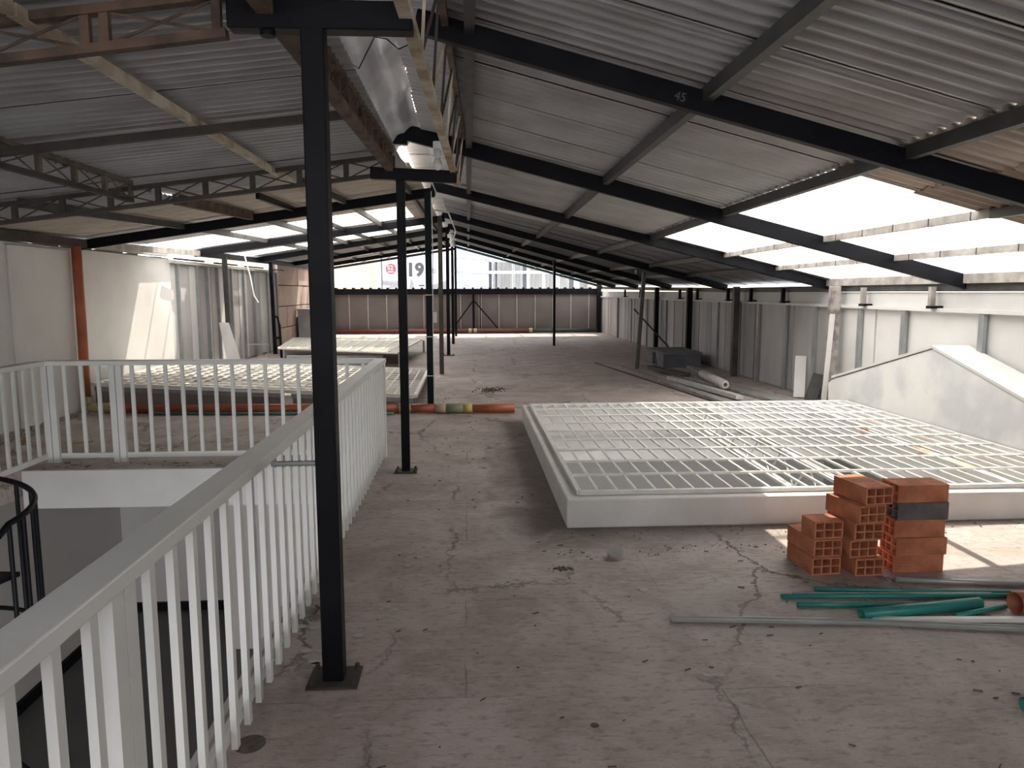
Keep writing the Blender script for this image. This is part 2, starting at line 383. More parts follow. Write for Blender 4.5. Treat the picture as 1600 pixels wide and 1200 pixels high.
for a in ((-.62, Y1-.3, .16), (1.22, Y1-.3, .1)): MB().beam((.2, Y1-.25, 1.28), a, .05, .05).build('brace_leg', black, t)
MB().beam((.2, Y1-.25, .0), (.2, Y1-.25, 1.55), .09, .09).build('upright', black, t)
for k in (-5.23, 5.1):
    tag(MB().beam((k, Y1-.3, 0), (k, Y1-.3, 1.95 if k > 0 else 2.5), .16, .16).build('corner_post', black),
        'black steel corner post at the %s end of the brown end wall' % ('left' if k < 0 else 'right'), 'post', 'end wall corner posts')

# ================================================================ ROOF
ZR = [(2, 3.14), (4.4, 3.12), (7.6, 3.09), (10.7, 3.02), (15, 3.08), (19.2, 3.20), (23, 3.26), (29.3, 3.28)]
ZRE = [(2, 1.72), (15, 1.69), (29.3, 1.80)]
ZL = [(2, 2.86), (7.3, 2.86), (8.6, 3.05), (10.7, 3.10), (15, 3.15), (19.2, 3.28), (23, 3.34), (29.3, 3.36)]   # sheet height at the ridge, left
ZLE = [(2, 2.29), (7.3, 2.29), (10.7, 2.36), (15, 2.46), (29.3, 2.60)]
def zr(x, y): return lerp(ZR, y)+(lerp(ZRE, y)-lerp(ZR, y))*(x+.3)/5.5           # right rafter centre line
def zrs(x, y): return zr(x, y)+.105                                             # right sheets
def zls(x, y): return lerp(ZL, y)+(lerp(ZLE, y)-lerp(ZL, y))*(-x-.6)/4.8         # left sheets
ceiling = empty('ceiling', (0, 10, 3)); tag(ceiling, kind='structure')
SM = {}
def sheet_mesh(L_, W_, mt, pitch, amp):
    k = (round(L_, 2), round(W_, 2), mt.name, pitch)
    if k in SM: return SM[k]
    s = MB(); n = int(round(W_/pitch)); p = W_/n
    prof = ((0, -amp), (.16, -amp), (.30, 0), (.46, amp), (.74, amp), (.88, 0))
    pts = [(p*(i+u), z) for i in range(n) for u, z in prof]+[(W_, -amp)]
    for y, z in pts: s.v += [(0, y, z), (L_, y, z)]
    for i in range(len(pts)-1): s.f.append((2*i, 2*i+1, 2*i+3, 2*i+2))
    me = s.mesh('corrugated_sheet', mt); SM[k] = me; return me
def sheet(x0, x1, y0, y1, zf, mt, dz=0, pitch=None):
    a = Vector((x0, y0, zf(x0, y0)+dz)); b = Vector((x1, y0, zf(x1, y0)+dz)); c = Vector((x0, y1, zf(x0, y1)+dz))
    L_ = (b-a).length; X = (b-a)/L_; W_ = y1-y0
    Y = (c-a).normalized(); Z = X.cross(Y).normalized(); Y = Z.cross(X)
    M = Matrix.Identity(4)
    for i in range(3): M[i][0] = X[i]; M[i][1] = Y[i]; M[i][2] = Z[i]
    M.translation = a
    return inst('corrugated_sheet', sheet_mesh(L_, W_, mt, pitch or (.115 if x1 > 0 else .1), .011 if x1 > 0 else .009), ceiling, M)
CW = .836; PW = CW-.076
cols = [1.35+PW*k for k in range(-5, 37)]
def rightmat(y, row):
    c = y+CW/2
    if row == 1:
        if 5.2 < c < 10.9: return fibre
        return zinc
    if c > 28.2: return fibre
    return zinc
for y in cols:
    c = y+CW/2; dz = random.uniform(-.004, .004)
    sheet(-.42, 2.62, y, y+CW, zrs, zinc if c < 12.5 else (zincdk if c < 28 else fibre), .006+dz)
    if c > 10.95 and c > 27.9: sheet(2.56, 5.42, y, y+CW, zrs, fibre, dz-.012)
    elif 3.9 < c < 5.3:
        sheet(2.56, 3.25, y, y+CW, zrs, beige, dz-.012); sheet(3.15, 5.42, y, y+CW, zrs, zincbr, dz-.03)
    elif 5.2 < c < 10.7: sheet(2.56, 5.42, y, y+CW, zrs, fibre, dz-.012)
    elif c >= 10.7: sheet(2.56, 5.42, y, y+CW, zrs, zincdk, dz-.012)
    elif c < 3: sheet(2.56, 5.42, y, y+CW, zrs, zinc, dz-.012)
    else: sheet(2.56, 5.42, y, y+CW, zrs, zincold, dz-.012)
trL = lambda c, row: (12.6 < c < 15.1) or (17.4 < c < 18.9) or (20.8 < c < 22.2 and row == 1) or (24.2 < c < 25.6) or c > 27.9
for y in cols:
    c = y+CW/2; dz = random.uniform(-.004, .004)
    cream_ = 8.6 < c < 12.6
    for row, (a, b) in enumerate(((-5.45, -3.0), (-3.08, -.62))):
        mt = fibre if trL(c, row) else (beige if cream_ and (row or c < 10.5) else (zincold if c < 5 and row == 0 else zinc))
        if mt is fibre and row == 1: 
            sheet(a, -1.0, y, y+CW, zls, fibre, dz); sheet(-1.05, b, y, y+CW, zls, beige, dz-.008)
        else: sheet(a, b, y, y+CW, zls, mt, dz-.012*(1-row))
# old corrugated strip and white lining in the ridge gap
zcap = lambda x, y: 3.28
for y in [-2.2+PW*k for k in range(13)]:
    sheet(-.44+random.uniform(-.012, .012), -.10, y, y+CW, lambda x, y: 3.17-.2*(x+.3), zinc, 0)
s = MB(); ny, nx = 44, 14
rnd = random.Random(3)
for j in range(ny+1):
    y = -2.4+j*(10.5/ny); ed = rnd.uniform(-.018, .018)
    for i in range(nx+1):
        x = -.86+(.42+ed)*i/nx
        z = 2.93+.30*math.sin(math.pi*.5*i/nx)+.02*math.sin(i*1.3+y*1.7)+.012*math.sin(y*5+i)
        s.v.append((x, y, z))
for j in range(ny):
    for i in range(nx): a = j*(nx+1)+i; s.f.append((a, a+1, a+nx+2, a+nx+1))
o = s.build('ridge_lining', ridgew, ceiling, smooth=True)
for k in range(26):
    y = 8.2+k*.84
    sheet(-.68, -.22, y, y+.87, lambda x, y: lerp(ZR, y)+.16, zinc, .0) if k < 25 else None

# rafters
RY = [4.4, 7.6, 10.6, 15.0, 19.2, 23.0, 26.6, 29.25]
RW = [.11, .09, .09, .09, .09, .08, .08, .07]
ordn = ['nearest', 'second', 'third', 'fourth', 'fifth', 'sixth', 'seventh', 'farthest']
for i, y in enumerate(RY):
    hh = .125 if i == 0 else (.15 if i == 1 else .13)
    if i == 7: hh = .09
    x0 = -.6 if i == 1 else (-.28 if i == 0 else -.5)
    r = MB().beam((x0, y, zr(x0, y)), (5.25, y, zr(5.25, y)), .07, hh).build('roof_rafter', black if i < 6 else dteal, None, .006)
    tag(r, '%s black steel rafter of the right roof slope, running from ridge to right wall' % ordn[i], 'rafter', 'right roof rafters')
LY = [10.7, 15.0, 19.2, 23.0, 26.6, 29.25]
for i, y in enumerate(LY):
    za = zls(-.5, y)-.12; zb = zls(-5.3, y)-.12
    r = MB().beam((-5.3, y, zb), (-.45, y, za), .07, .13 if i < 5 else .09).build('roof_rafter', black, None, .006)
    tag(r, '%s black rafter of the left roof slope beyond the lattice trusses' % ordn[i if i < 5 else 7], 'rafter', 'left roof rafters')
r = MB().beam((-5.2, 4.95, 2.21), (-.66, 4.95, 2.745), .045, .05).build('roof_rafter', dbrown)
tag(r, 'slim dark brown rafter between the two lattice trusses on the left', 'rafter')
r = MB().beam((-.83, 7.62, zr(-.8, 7.6)-.10), (-.585, 7.62, zr(-.6, 7.6)-.05), .07, .13).build('rafter_stub', black)
tag(r, 'short black steel stub hanging on the left of the ridge gap', 'rafter')

# purlins (parts of the ceiling)
def seg_purlin(x, ya, yb, zf, dz, w_, h_, mt, step=None):
    ys = [ya]+[yy for yy in RY if ya+.3 < yy < yb-.3]+[yb]
    for a, b in zip(ys, ys[1:]):
        MB().beam((x, a, zf(x, a)+dz), (x, b, zf(x, b)+dz), w_, h_).build('purlin', mt, ceiling)
for x in (.02, 1.38, 2.6):
    seg_purlin(x, 1.5, 29.2, zr, .045, .06, .08, greyp)
for x in (3.66, 4.42):
    seg_purlin(x, 1.5, 5.1, zr, .045, .06, .07, greyp)
    seg_purlin(x, 5.1, 10.6, zr, .05, .045, .06, lightp)
    seg_purlin(x, 10.6, 29.2, zr, .045, .06, .07, greyp)
seg_purlin(5.2, 1.5, 10.6, zr, .035, .09, .10, lightp)
seg_purlin(5.24, 1.5, 29.2, zr, -.045, .09, .09, greyp)
for k in range(22):                       # joints in the pale purlins
    y = 5.3+(k//2)*.5
    MB().beam((3.66 if k % 2 else 4.42, y, zr(3.66 if k % 2 else 4.42, y)+.05), (3.66 if k % 2 else 4.42, y+.012, zr(3.66 if k % 2 else 4.42, y)+.05), .049, .064).build('purlin_joint', dbrown, ceiling)
for yy in (6.35, 8.05, 9.5, 12.0, 13.4, 14.6, 16.6, 18, 20.3, 22.2, 24.4):  # brackets on top of the right wall
    MB().box(XR-.09, XR-.03, yy-.025, yy+.025, 1.43, 1.66).build('bracket', lightp if yy < 10 else black, ceiling)
    MB().box(XR-.11, XR+.02, yy-.09, yy+.02, 1.42, 1.45).build('bracket_foot', black, ceiling)
# left purlins
seg_purlin(-3.9, 6.9, 29.2, zls, -.075, .05, .08, greyp)
seg_purlin(-2.98, 8.0, 10.7, zls, -.075, .07, .11, rustb)
seg_purlin(-2.98, 10.7, 29.2, zls, -.07, .05, .08, greyp)
seg_purlin(-2.4, 8.9, 29.2, zls, -.07, .045, .07, black)
seg_purlin(-1.7, 8.0, 29.2, zls, -.07, .05, .08, greyp)
seg_purlin(-.8, 8.0, 29.2, zls, -.07, .05, .08, greyp)
for a, b in ((2.2, 3.05), (3.05, 4.85), (4.85, 6.75), (6.75, 8.1)):
    MB().beam((-1.70, a, 2.672), (-1.70, b-.02, 2.672), .04, .05).build('purlin', cream, ceiling)
MB().beam((-5.22, 1.5, 2.24), (-5.22, 10.6, 2.27), .12, .11).build('eave_beam', dbrown, ceiling)
MB().beam((-5.22, 10.7, 2.27), (-5.22, 15, 2.36), .10, .10).build('eave_beam', lightp, ceiling)
MB().beam((-5.22, 15, 2.36), (-5.22, 29.2, 2.48), .10, .12).build('eave_beam', black, ceiling)

# lattice trusses
def lattice(name, a, b, depth, n, chord, label, mt, mt2=None, dirs=None, dbl=False, cw=.05, ch=.035, upw=.045, pair=0):
    t = empty(name, a, label, 'truss')
    a, b = Vector(a), Vector(b); U = Vector((0, 0, depth)); mt2 = mt2 or mt
    MB().beam(a, b, cw, ch).build('bottom_chord', mt, t)
    MB().beam(a+U, b+U, cw, ch).build('top_chord', mt2, t)
    for i in range(n+1):
        p = a+(b-a)*(i/n)
        for s_ in ((-.5, .5) if pair else (0,)):
            e = (b-a).normalized()*pair*s_; MB().beam(p+e, p+e+U, .03, upw, (b-a).normalized()).build('upright', mt2, t)
        if i < n:
            q = a+(b-a)*((i+1)/n)
            MB().rod(p, q+U, .006, 6).build('brace', mt2, t); MB().rod(p+U, q, .006, 6).build('brace', mt2, t)
    return t
lattice('lattice_truss', (-3.96, 3.15, 2.235), (-.94, 3.15, 2.63), .145, 6, .03, 'nearest rusty brown lattice truss at the top left corner', rustb, rustb, upw=.035, pair=.075)
lattice('lattice_truss', (-5.15, 6.85, 2.075), (-.66, 6.85, 2.66), .15, 11, .03, 'dark brown lattice truss crossing the left roof behind the front post', dbrown, dbrown)
lattice('lattice_truss', (-2.92, 2.6, 2.41), (-2.92, 6.82, 2.41), .155, 9, .03, 'lattice truss running away along the left roof slope', dbrown, mat('brown grey steel', (.16, .13, .10), .7, 0, (.08, .06, .05), 6, .7))
t = lattice('lattice_truss', (-.75, 2.55, 2.665), (-.66, 6.7, 2.665), .17, 14, .03, 'reddish brown lattice truss left of the ridge gap', rustb, rustb, cw=.06, ch=.05)
# right of the ridge: deep cream truss with zigzag webs
t = empty('ridge_truss', (-.2, 2.4, 2.65), 'deep lattice truss with peeling cream bottom chord hanging right of the ridge', 'truss')
ys = [2.2, 3.1, 4.0, 4.9, 5.8, 6.6, 7.5]
for i, (a, b) in enumerate(zip(ys, ys[1:])):
    f = lambda y: -.245+.028*(y-2.2)
    MB().beam((f(a), a, 2.655), (f(b), b-.01, 2.655), .05, .045).build('bottom_chord', cream if i < 4 else mat('tan chord', (.30, .20, .12), .8, 0, (.42, .33, .22), 6, .8, .3), t)
    MB().beam((f(a)+.07, a, 3.10), (f(b)+.07, b, 3.10), .04, .04).build('top_chord', rustb, t)
n = 16
for i in range(n):
    a = 2.2+5.3*i/n; b = 2.2+5.3*(i+1)/n
    p, q = ((f(a)+.01, a, 2.68), (f(b)+.07, b, 3.09)) if i % 2 == 0 else ((f(a)+.07, a, 3.09), (f(b)+.01, b, 2.68))
    MB().beam(p, q, .014, .006).build('web_bar', dbrown if i % 3 else cream, t)
MB().beam((f(7.5), 7.5, 2.66), (f(7.5)+.07, 7.75, 3.08), .04, .03).build('end_bar', rustb, t)

# ================================================================ POSTS
def t_post(x, y, ztop, wd, label, mt, bar=None, plate=.24, h=None, lean=0, grp='steel posts along the ridge'):
    t = empty('steel_post', (x, y, 0), label, 'post', grp)
    MB().beam((x, y, .012), (x-lean, y, ztop), wd, wd).build('shaft', mt, t, .006)
    if plate:
        MB().box(x-plate/2, x+plate/2, y-plate*.42, y+plate*.42, .001, .013).build('base_plate', dbrown, t, .002)
        for sx in (-1, 1):
            for sy in (-1, 1):
                MB().rod((x+sx*plate*.4, y+sy*plate*.32, .012), (x+sx*plate*.4, y+sy*plate*.32, .034), .011, 6).build('bolt', dbrown, t)
    if bar:
        MB().beam((bar[0], y, bar[2]), (bar[1], y, bar[3]), .09, bar[4]).build('cross_bar', mt, t, .008)
    return t
p1 = t_post(-.575, 3.0, 2.60, .086, 'nearest black square steel post standing beside the white railing', black, (-.885, -.20, 2.645, 2.645, .105), .21)
MB().rod((-.745, 3.0, 2.593), (-.745, 3.0, 2.575), .028, 14).build('bolt_head', black, p1)
t_post(-.575, 6.65, 2.57, .074, 'second black steel post, bolted down just past the end of the white railing', black, (-.83, -.09, 2.63, 2.60, .10), .2)
p3 = t_post(-.555, 10.7, 2.98, .088, 'third post, dark green with white cable and switch box, behind the orange pipe', dteal, None, 0)
t_post(-.53, 14.6, 3.05, .085, 'fourth brownish steel post in the row under the ridge', dbrown, None, 0)
t_post(-.51, 19.0, 3.15, .085, 'fifth black steel post in the row, on a base plate', black, None, .3)
t_post(-.47, 23.0, 3.2, .085, 'sixth black steel post in the row under the ridge', black, None, 0)
t_post(-.45, 27.0, 3.25, .085, 'last black steel post in the row, nearest the end wall', black, None, 0)
t_post(2.53, 22.0, 2.5, .07, 'thin dark post standing alone in the middle of the far floor', black, None, 0, grp='slim props')
t = empty('leaning_prop', (3.52, 15.4, 0), 'leaning dark grey steel prop under the low right roof', 'post', 'slim props')
MB().beam((3.52, 15.4, 0), (3.66, 15.5, 2.0), .075, .075).build('shaft', greyp, t)
MB().box(3.46, 3.58, 15.33, 15.47, 1.97, 2.05).build('head', greyp, t)
for x, y, zt, lab, mt, wd in ((5.08, 20.0, 1.72, 'dark post against the right wall between leaning prop and corner', black, .11), (5.08, 17.0, 1.70, 'dark steel column on the right wall behind the grey block heap', black, .12),
                      (5.05, 13.9, 1.70, 'dark grey column on the right wall left of the torn panels', greyp, .11), (5.08, 10.15, 1.68, 'stained brown steel column at the corner of the white gable', mat('stained column', (.17, .15, .145), .7, 0, (.36, .33, .31), 7, .8, .3), .12)):
    tag(MB().beam((x, y, 0), (x, y, zt), wd, wd).build('wall_column', mt, None, .005), lab, 'column', 'right wall columns')
for x, y, zt, lab, mt in ((-5.0, 15.95, 2.33, 'dark green grey post on the left against pale wall boards', greyp), (-5.05, 19.8, 2.38, 'black post on the left wall beside the last grey board', black),
                       (-5.0, 24.6, 2.42, 'brown rusty post in front of the pink block wall', dbrown)):
    tag(MB().beam((x, y, 0), (x-.03, y, zt), .09, .09).build('wall_column', mt, None, .005), lab, 'column', 'left wall columns')

# lamp, conduit on the third post
t = empty('ceiling_lamp', (-.215, 6.3, 2.85), 'white lamp holder with round bulb hanging below the ridge truss', 'lamp')
MB().box(-.275, -.165, 6.25, 6.33, 2.765, 2.83).build('mounting_box', white, t, .012)
MB().rod((-.24, 6.28, 2.77), (-.24, 6.28, 2.69), .033, 14, .022).build('lamp_holder', white, t, smooth=True)
s = MB(); prof = [(.020, 2.70), (.026, 2.68), (.036, 2.655), (.035, 2.63), (.022, 2.608), (.004, 2.60)]
for r_, z in prof:
    for k in range(14): s.v.append((-.24+r_*math.cos(k*math.tau/14), 6.28+r_*math.sin(k*math.tau/14), z))
for i in range(len(prof)-1):
    for k in range(14): s.f.append((i*14+k, (i+1)*14+k, (i+1)*14+(k+1) % 14, i*14+(k+1) % 14))
s.f.append(tuple(range(14))); s.f.append(tuple(5*14+k for k in reversed(range(14))))
s.build('bulb', white, t, smooth=True)
t = empty('far_lamp', (-.42, 18.7, 3.1), 'small white lamp fixture far along the ridge', 'lamp')
MB().box(-.5, -.36, 18.7, 18.8, 2.93, 3.02).build('mounting_box', white, t, .01)
MB().rod((-.40, 18.7, 2.95), (-.36, 18.7, 2.72), .05, 10, .07).build('bulb', white, t)
tag(MB().path([(-.50, 10.64, 3.0), (-.49, 10.63, 2.2), (-.505, 10.63, 1.2), (-.495, 10.63, .3), (-.50, 10.64, .04)], .006, 6).build('power_cable', white), 'thin white cable running down the third post', 'cable')
tag(MB().path([(-.5, 10.6, 2.78), (-.42, 10.5, 2.95), (-.45, 9.8, 3.0), (-.30, 8.5, 2.96), (-.24, 7.0, 2.9), (-.23, 6.35, 2.84)], .008, 6).build('power_cable', white), 'white cable sagging from the lamp to the third post', 'cable')
tag(MB().path([(-.46, 10.7, 2.75), (-.30, 12, 2.85), (-.22, 14, 2.72), (-.33, 17, 2.75), (-.42, 18.7, 3.0)], .012, 6).build('power_cable', white), 'white cable looping between the far ridge posts', 'cable')
tag(MB().box(-.50, -.445, 10.60, 10.65, 1.18, 1.33).build('switch_box', white, None, .006), 'white switch box on the third post', 'box')
for z in (1.57, .98, .42):
    MB().beam((-.61, 10.645, z), (-.49, 10.645, z), .01, .012).build('cable_tie', white, p3)
tag(MB().path([(-.70, 4.6, 2.96), (-.62, 4.55, 2.90), (-.52, 4.5, 3.06), (-.45, 4.5, 3.05), (-.38, 4.45, 2.98), (-.3, 4.4, 3.0)], .004, 5).build('loose_wire', black), 'thin black wire drooping under the white ridge lining', 'wire')
tag(MB().path([(-4.15, 14.3, 2.35), (-4.12, 14.3, 2.2), (-4.05, 14.3, 1.9), (-4.0, 14.3, 1.55), (-3.92, 14.3, 1.42)], .014, 6).build('hanging_strap', white), 'white strip of cable dangling from the left roof', 'cable')

# ================================================================ WHITE RAILINGS
BAL = {}
def railing(name, a, b, label, side, posts, spacing=.15, start=0., hang=True):
    """a, b: plan points; side: unit plan vector towards which the balusters stand off"""
    t = empty(name, (a[0], a[1], 0), label, 'railing', 'white railings round the stair opening')
    A, B = Vector((a[0], a[1], 0)), Vector((b[0], b[1], 0)); d = (B-A).normalized(); L_ = (B-A).length; sv = Vector((side[0], side[1], 0))
    MB().beam(A+Vector((0, 0, .955)), B+Vector((0, 0, .955)), .105, .045).build('handrail', rail_w, t, .005)
    rz = .085 if hang else .062
    MB().beam(A+Vector((0, 0, rz)), B+Vector((0, 0, rz)), .03, .05).build('bottom_rail', rail_w, t, .003)
    me = MB().box(-.011, .011, -.016, .016, .035 if hang else .085, .935).mesh('baluster', rail_w)
    me2 = MB().box(-.02, .02, -.028, .028, .0, .935).mesh('railing_post', rail_w)
    rot = Matrix.Rotation(math.atan2(d.y, d.x)-math.pi/2, 4, 'Z')
    k = start
    while k < L_:
        if not any(abs(k-p) < .06 for p in posts): inst('baluster', me, t, Matrix.Translation(A+d*k+sv*(.028 if hang else 0)) @ rot)
        k += spacing
    for p in posts: 
        for dd in (-.022, .024): inst('railing_post', me2, t, Matrix.Translation(A+d*(p+dd*1.4)+sv*.02) @ rot)
    return t
railing('railing', (-.855, .45), (-.855, 7.28), 'long white steel railing running beside the walkway in front of the black post', (1, 0), (1.28, 6.80), start=.09)
railing('railing', (-4.0, 7.26), (-.90, 7.26), 'white steel railing section across the far side of the stair opening', (0, -1), (.03, .65), start=.17, spacing=.156, hang=False)
railing('railing', (-4.03, 1.6), (-4.03, 7.23), 'white steel railing section on the far left by the wall', (1, 0), (1.5, 3.5), start=.05, spacing=.156, hang=False)
tag(MB().rod((-.80, 3.0, .93), (-.618, 3.0, .93), .010, 8).build('threaded_rod', stud), 'short ribbed steel rod tying the white railing to the nearest post', 'rod')
t = bpy.context.scene.objects['threaded_rod']
for k in range(14): MB().rod((-.795+k*.0127, 3.0, .93), (-.790+k*.0127, 3.0, .93), .0125, 8).build('thread_rib', stud, t)

# ================================================================ SPIRAL STAIR
C0 = Vector((-3.42, 4.6, 0)); RR = .66
st = empty('spiral_stair', (C0.x, C0.y, LZ), 'black steel spiral staircase going down through the opening at left', 'staircase')
MB().rod((C0.x, C0.y, LZ), (C0.x, C0.y, .5), .05, 14).build('centre_pole', black, st, smooth=True)
pol = lambda deg, rr=1: (C0.x+RR*rr*math.cos(R(deg)), C0.y+RR*rr*math.sin(R(deg)))
railz = lambda d: (.38-(110-d)*.14/118) if d > -8 else .24-(-8-d)*.2/27
for k in range(13):
    d = -18-k*27; z = -.08-k*.2
    if z < LZ+.1: break
    p = [(*pol(d+s_*15, rr), z) for rr, s_ in ((.08, -1), (1, -1), (1, 1), (.08, 1))]
    MB().prism(p, (0, 0, -.03)).build('tread', black, st)
    MB().beam((*pol(d, .08), z-.05), (*pol(d, 1), z-.05), .02, .05).build('tread_bracket', black, st)
    for s_ in (-9, 7):
        if d+s_ < -20: MB().rod((*pol(d+s_), z-.06), (*pol(d+s_), railz(d+s_)), .012, 6).build('stair_baluster', black, st)
for d in (106, 84, 62, 44, 30, 17, 4, -8):
    MB().rod((*pol(d), -.62), (*pol(d), railz(d)), .014, 8).build('stair_baluster', black, st)
MB().path([(*pol(d), -.60) for d in range(110, -12, -6)], .016, 6).build('ring_beam', black, st, smooth=True)
MB().path([(*pol(d), railz(d)) for d in range(112, -300, -5)], .019, 8).build('handrail', black, st, smooth=True)

# ================================================================ RIGHT SKYLIGHT
ck = MB().gridslab([.66, .80, 4.72, 4.785], [4.93, 5.07, 9.08, 9.22], lambda i, j: i == 1 and j == 1, 0, .205).build('skylight_curb', curbw, None, .012)
tag(ck, 'low white masonry curb round the large skylight on the right', 'curb')
g = empty('skylight_grate', (.8, 5.07, .205), 'white welded steel grate over the large skylight on the right', 'grate')
f = MB(); zt = .222
for q in (((.76, 5.04), (4.76, 5.04)), ((.76, 9.1), (4.76, 9.1)), ((.76, 5.04), (.76, 9.1)), ((4.76, 5.04), (4.76, 9.1))):
    f.beam((*q[0], zt), (*q[1], zt), .035, .03)
f.build('frame', grate_w, g)
for k in range(1, 9): y = 5.04+k*.4511; MB().rod((.76, y, zt+.012), (4.76, y, zt+.012), .012, 6).build('cross_bar', grate_w, g)
for k in range(1, 29): x = .76+k*4.0/29; MB().beam((x, 5.04, zt), (x, 9.1, zt), .016, .018).build('long_bar', grate_w, g)
j = empty('skylight_joist', (2.83, 5.07, 0), 'white lattice joist carrying the skylight grate from below', 'joist')
MB().beam((2.80, 5.08, .175), (2.90, 9.07, .175), .05, .04).build('top_chord', grate_w, j)
MB().beam((2.80, 5.08, -.10), (2.90, 9.07, -.10), .04, .03).build('bottom_chord', grate_w, j)
for k in range(14):
    ya, yb = 5.08+k*.285, 5.08+(k+1)*.285
    za, zb = (.165, -.09) if k % 2 else (-.09, .165)
    MB().rod((2.8+.1*k/14, ya, za), (2.8+.1*(k+1)/14, yb, zb), .009, 6).build('web_bar', grate_w, j)
b = MB().beam((4.18, 5.09, .10), (4.32, 9.06, .13), .09, .07).build('inner_beam', grate_w); tag(b, 'white beam with orange rust spots just under the right part of the grate', 'beam')
rust = mat('orange rust', (.62, .20, .06), .8, 0, (.75, .50, .35), 30)
for ya in (6.45, 7.55, 5.9): MB().beam((4.18+.14*(ya-5.1)/4, ya, .103+.0075*(ya-5.1)), (4.19+.14*(ya-4.9)/4, ya+.32, .103+.0075*(ya-4.8)), .094, .07).build('rust_patch', rust, b)
# gabled parapet
gp = MB().prism([(4.80, 5.0, .0), (4.80, 9.62, .0), (4.80, 9.66, .40), (4.80, 9.5, .47), (4.80, 7.45, 1.02), (4.80, 5.3, .44), (4.80, 5.0, .38)], (.38, 0, 0)).build('gabled_parapet', gablew, None, .02)
tag(gp, 'white roughcast gabled parapet at the right end of the skylight', 'wall')
MB().prism([(4.79, 7.45, 1.025), (4.79, 5.3, .445), (4.79, 5.3, .475), (4.79, 7.45, 1.055), (4.79, 9.55, .50), (4.79, 9.55, .47)], (.40, 0, 0)).build('coping', boardl, gp)

# ================================================================ LEFT SKYLIGHT (tilted grate)
XA, XB, YA, YB = -5.1, -.75, 10.36, 13.8
zt_ = lambda x: .38+(.17-.38)*(x-XA)/(XB-XA)
g = empty('tilted_grate', (XA, YA, 0), 'tilted white steel grate over the left skylight behind the railing', 'grate')
f = MB()
for q in (((XA, YA), (XB, YA)), ((XA, YB), (XB, YB)), ((XA, YA), (XA, YB)), ((XB, YA), (XB, YB))):
    f.beam((*q[0], zt_(q[0][0])), (*q[1], zt_(q[1][0])), .05, .045)
f.build('frame', grate_w, g)
for k in range(1, 12): y = YA+k*(YB-YA)/12; MB().beam((XA, y, zt_(XA)), (XB, y, zt_(XB)), .02, .02).build('cross_bar', grate_w, g)
for k in range(1, 29): x = XA+k*(XB-XA)/29; MB().beam((x, YA, zt_(x)), (x, YB, zt_(x)), .016, .02).build('long_bar', grate_w, g)
c = empty('boxed_plinth', (XA, YA, 0), 'brown grey boxed base under the tilted left grate', 'curb')
xs = [XA+.02, -3.95, -2.55, -2.45, -1.7, -.78]
fasc = mat('brown grey fascia', (.18, .155, .145), .7, 0, (.26, .23, .22), 3)
for a, b in zip(xs, xs[1:]):
    if b-a < .2: MB().box(a, b, 10.37, 10.42, .0, zt_(a)-.06).build('plaster_lump', curbw, c, .01); continue
    MB().prism([(a+.01, 10.38, 0.01), (b-.01, 10.38, 0.01), (b-.01, 10.38, zt_(b)-.05), (a+.01, 10.38, zt_(a)-.05)], (0, .04, 0)).build('fascia_board', fasc, c)
    MB().prism([(a, 10.35, zt_(a)-.09), (b, 10.35, zt_(b)-.09), (b, 10.35, zt_(b)-.03), (a, 10.35, zt_(a)-.03)], (0, .03, 0)).build('edge_strip', stud, c)
MB().box(-.8, -.76, 10.42, 13.75, 0, .13).build('side_board', fasc, c)
MB().box(XA, XA+.04, 10.42, 13.75, 0, .33).build('side_board', fasc, c)
MB().box(XA+.1, -.8, 13.72, 13.78, 0, .14).build('side_board', fasc, c)
# far loose mesh panel
g = empty('mesh_panel', (-3, 18, .3), 'cream mesh panel laid on trestles beyond the left skylight', 'panel')
A = [(-4.35, 17.3), (-1.5, 15.8), (-1.25, 20.2), (-4.9, 21.2)]
MB().prism([(x, y, .31) for x, y in A], (0, 0, .012)).build('sheet', meshw, g)
for k in range(0, 13):
    u = k/12; a = Vector(A[0]).lerp(Vector(A[1]), u); b_ = Vector(A[3]).lerp(Vector(A[2]), u); MB().beam((a.x, a.y, .335), (b_.x, b_.y, .335), .025, .025).build('bar', grate_w, g)
    a = Vector(A[0]).lerp(Vector(A[3]), u); b_ = Vector(A[1]).lerp(Vector(A[2]), u); MB().beam((a.x, a.y, .335), (b_.x, b_.y, .335), .025, .025).build('bar', grate_w, g)
for x, y in A: MB().beam((x*.97, y, 0), (x*.97, y, .31), .05, .05).build('leg', stud, g)
MB().box(-4.0, -1.9, 16.6, 16.7, .0, .22).build('skirt', stud, g)
MB().box(-2.7, -1.8, 15.2, 15.6, 0, .05).build('shadow_board', black, g)  # black slab standing in for the shadow before the panel's front edge

# ================================================================ PIPES
hp = empty('drain_pipe', (-4.9, 10.2, .065), 'long orange drain pipe lying across the floor behind the railing', 'pipe')
pa, pb = Vector((-4.9, 10.22, .065)), Vector((.64, 9.86, .065)); L_ = (pb-pa).length; u = (pb-pa)/L_
for a, b in ((.1, 4.0), (4.12, 4.48), (4.96, 5.52)): MB().rod(pa+u*a, pa+u*b, .06, 20).build('pipe_section', orange, hp, smooth=True)
for a, b, mt in ((3.96, 4.03, creamf), (4.06, 4.13, creamf), (4.46, 4.60, creamf), (4.60, 4.83, greenf), (4.83, 4.95, yellowf)): MB().rod(pa+u*a, pa+u*b, .066, 20).build('coupler', mt, hp, smooth=True)
MB().path([(-5.16, 10.3, .22), (-5.16, 10.3, .13), (-5.12, 10.29, .085), (-5.05, 10.27, .066), (-4.78, 10.24, .066)], .07, 14).build('elbow', creamf, hp, smooth=True)
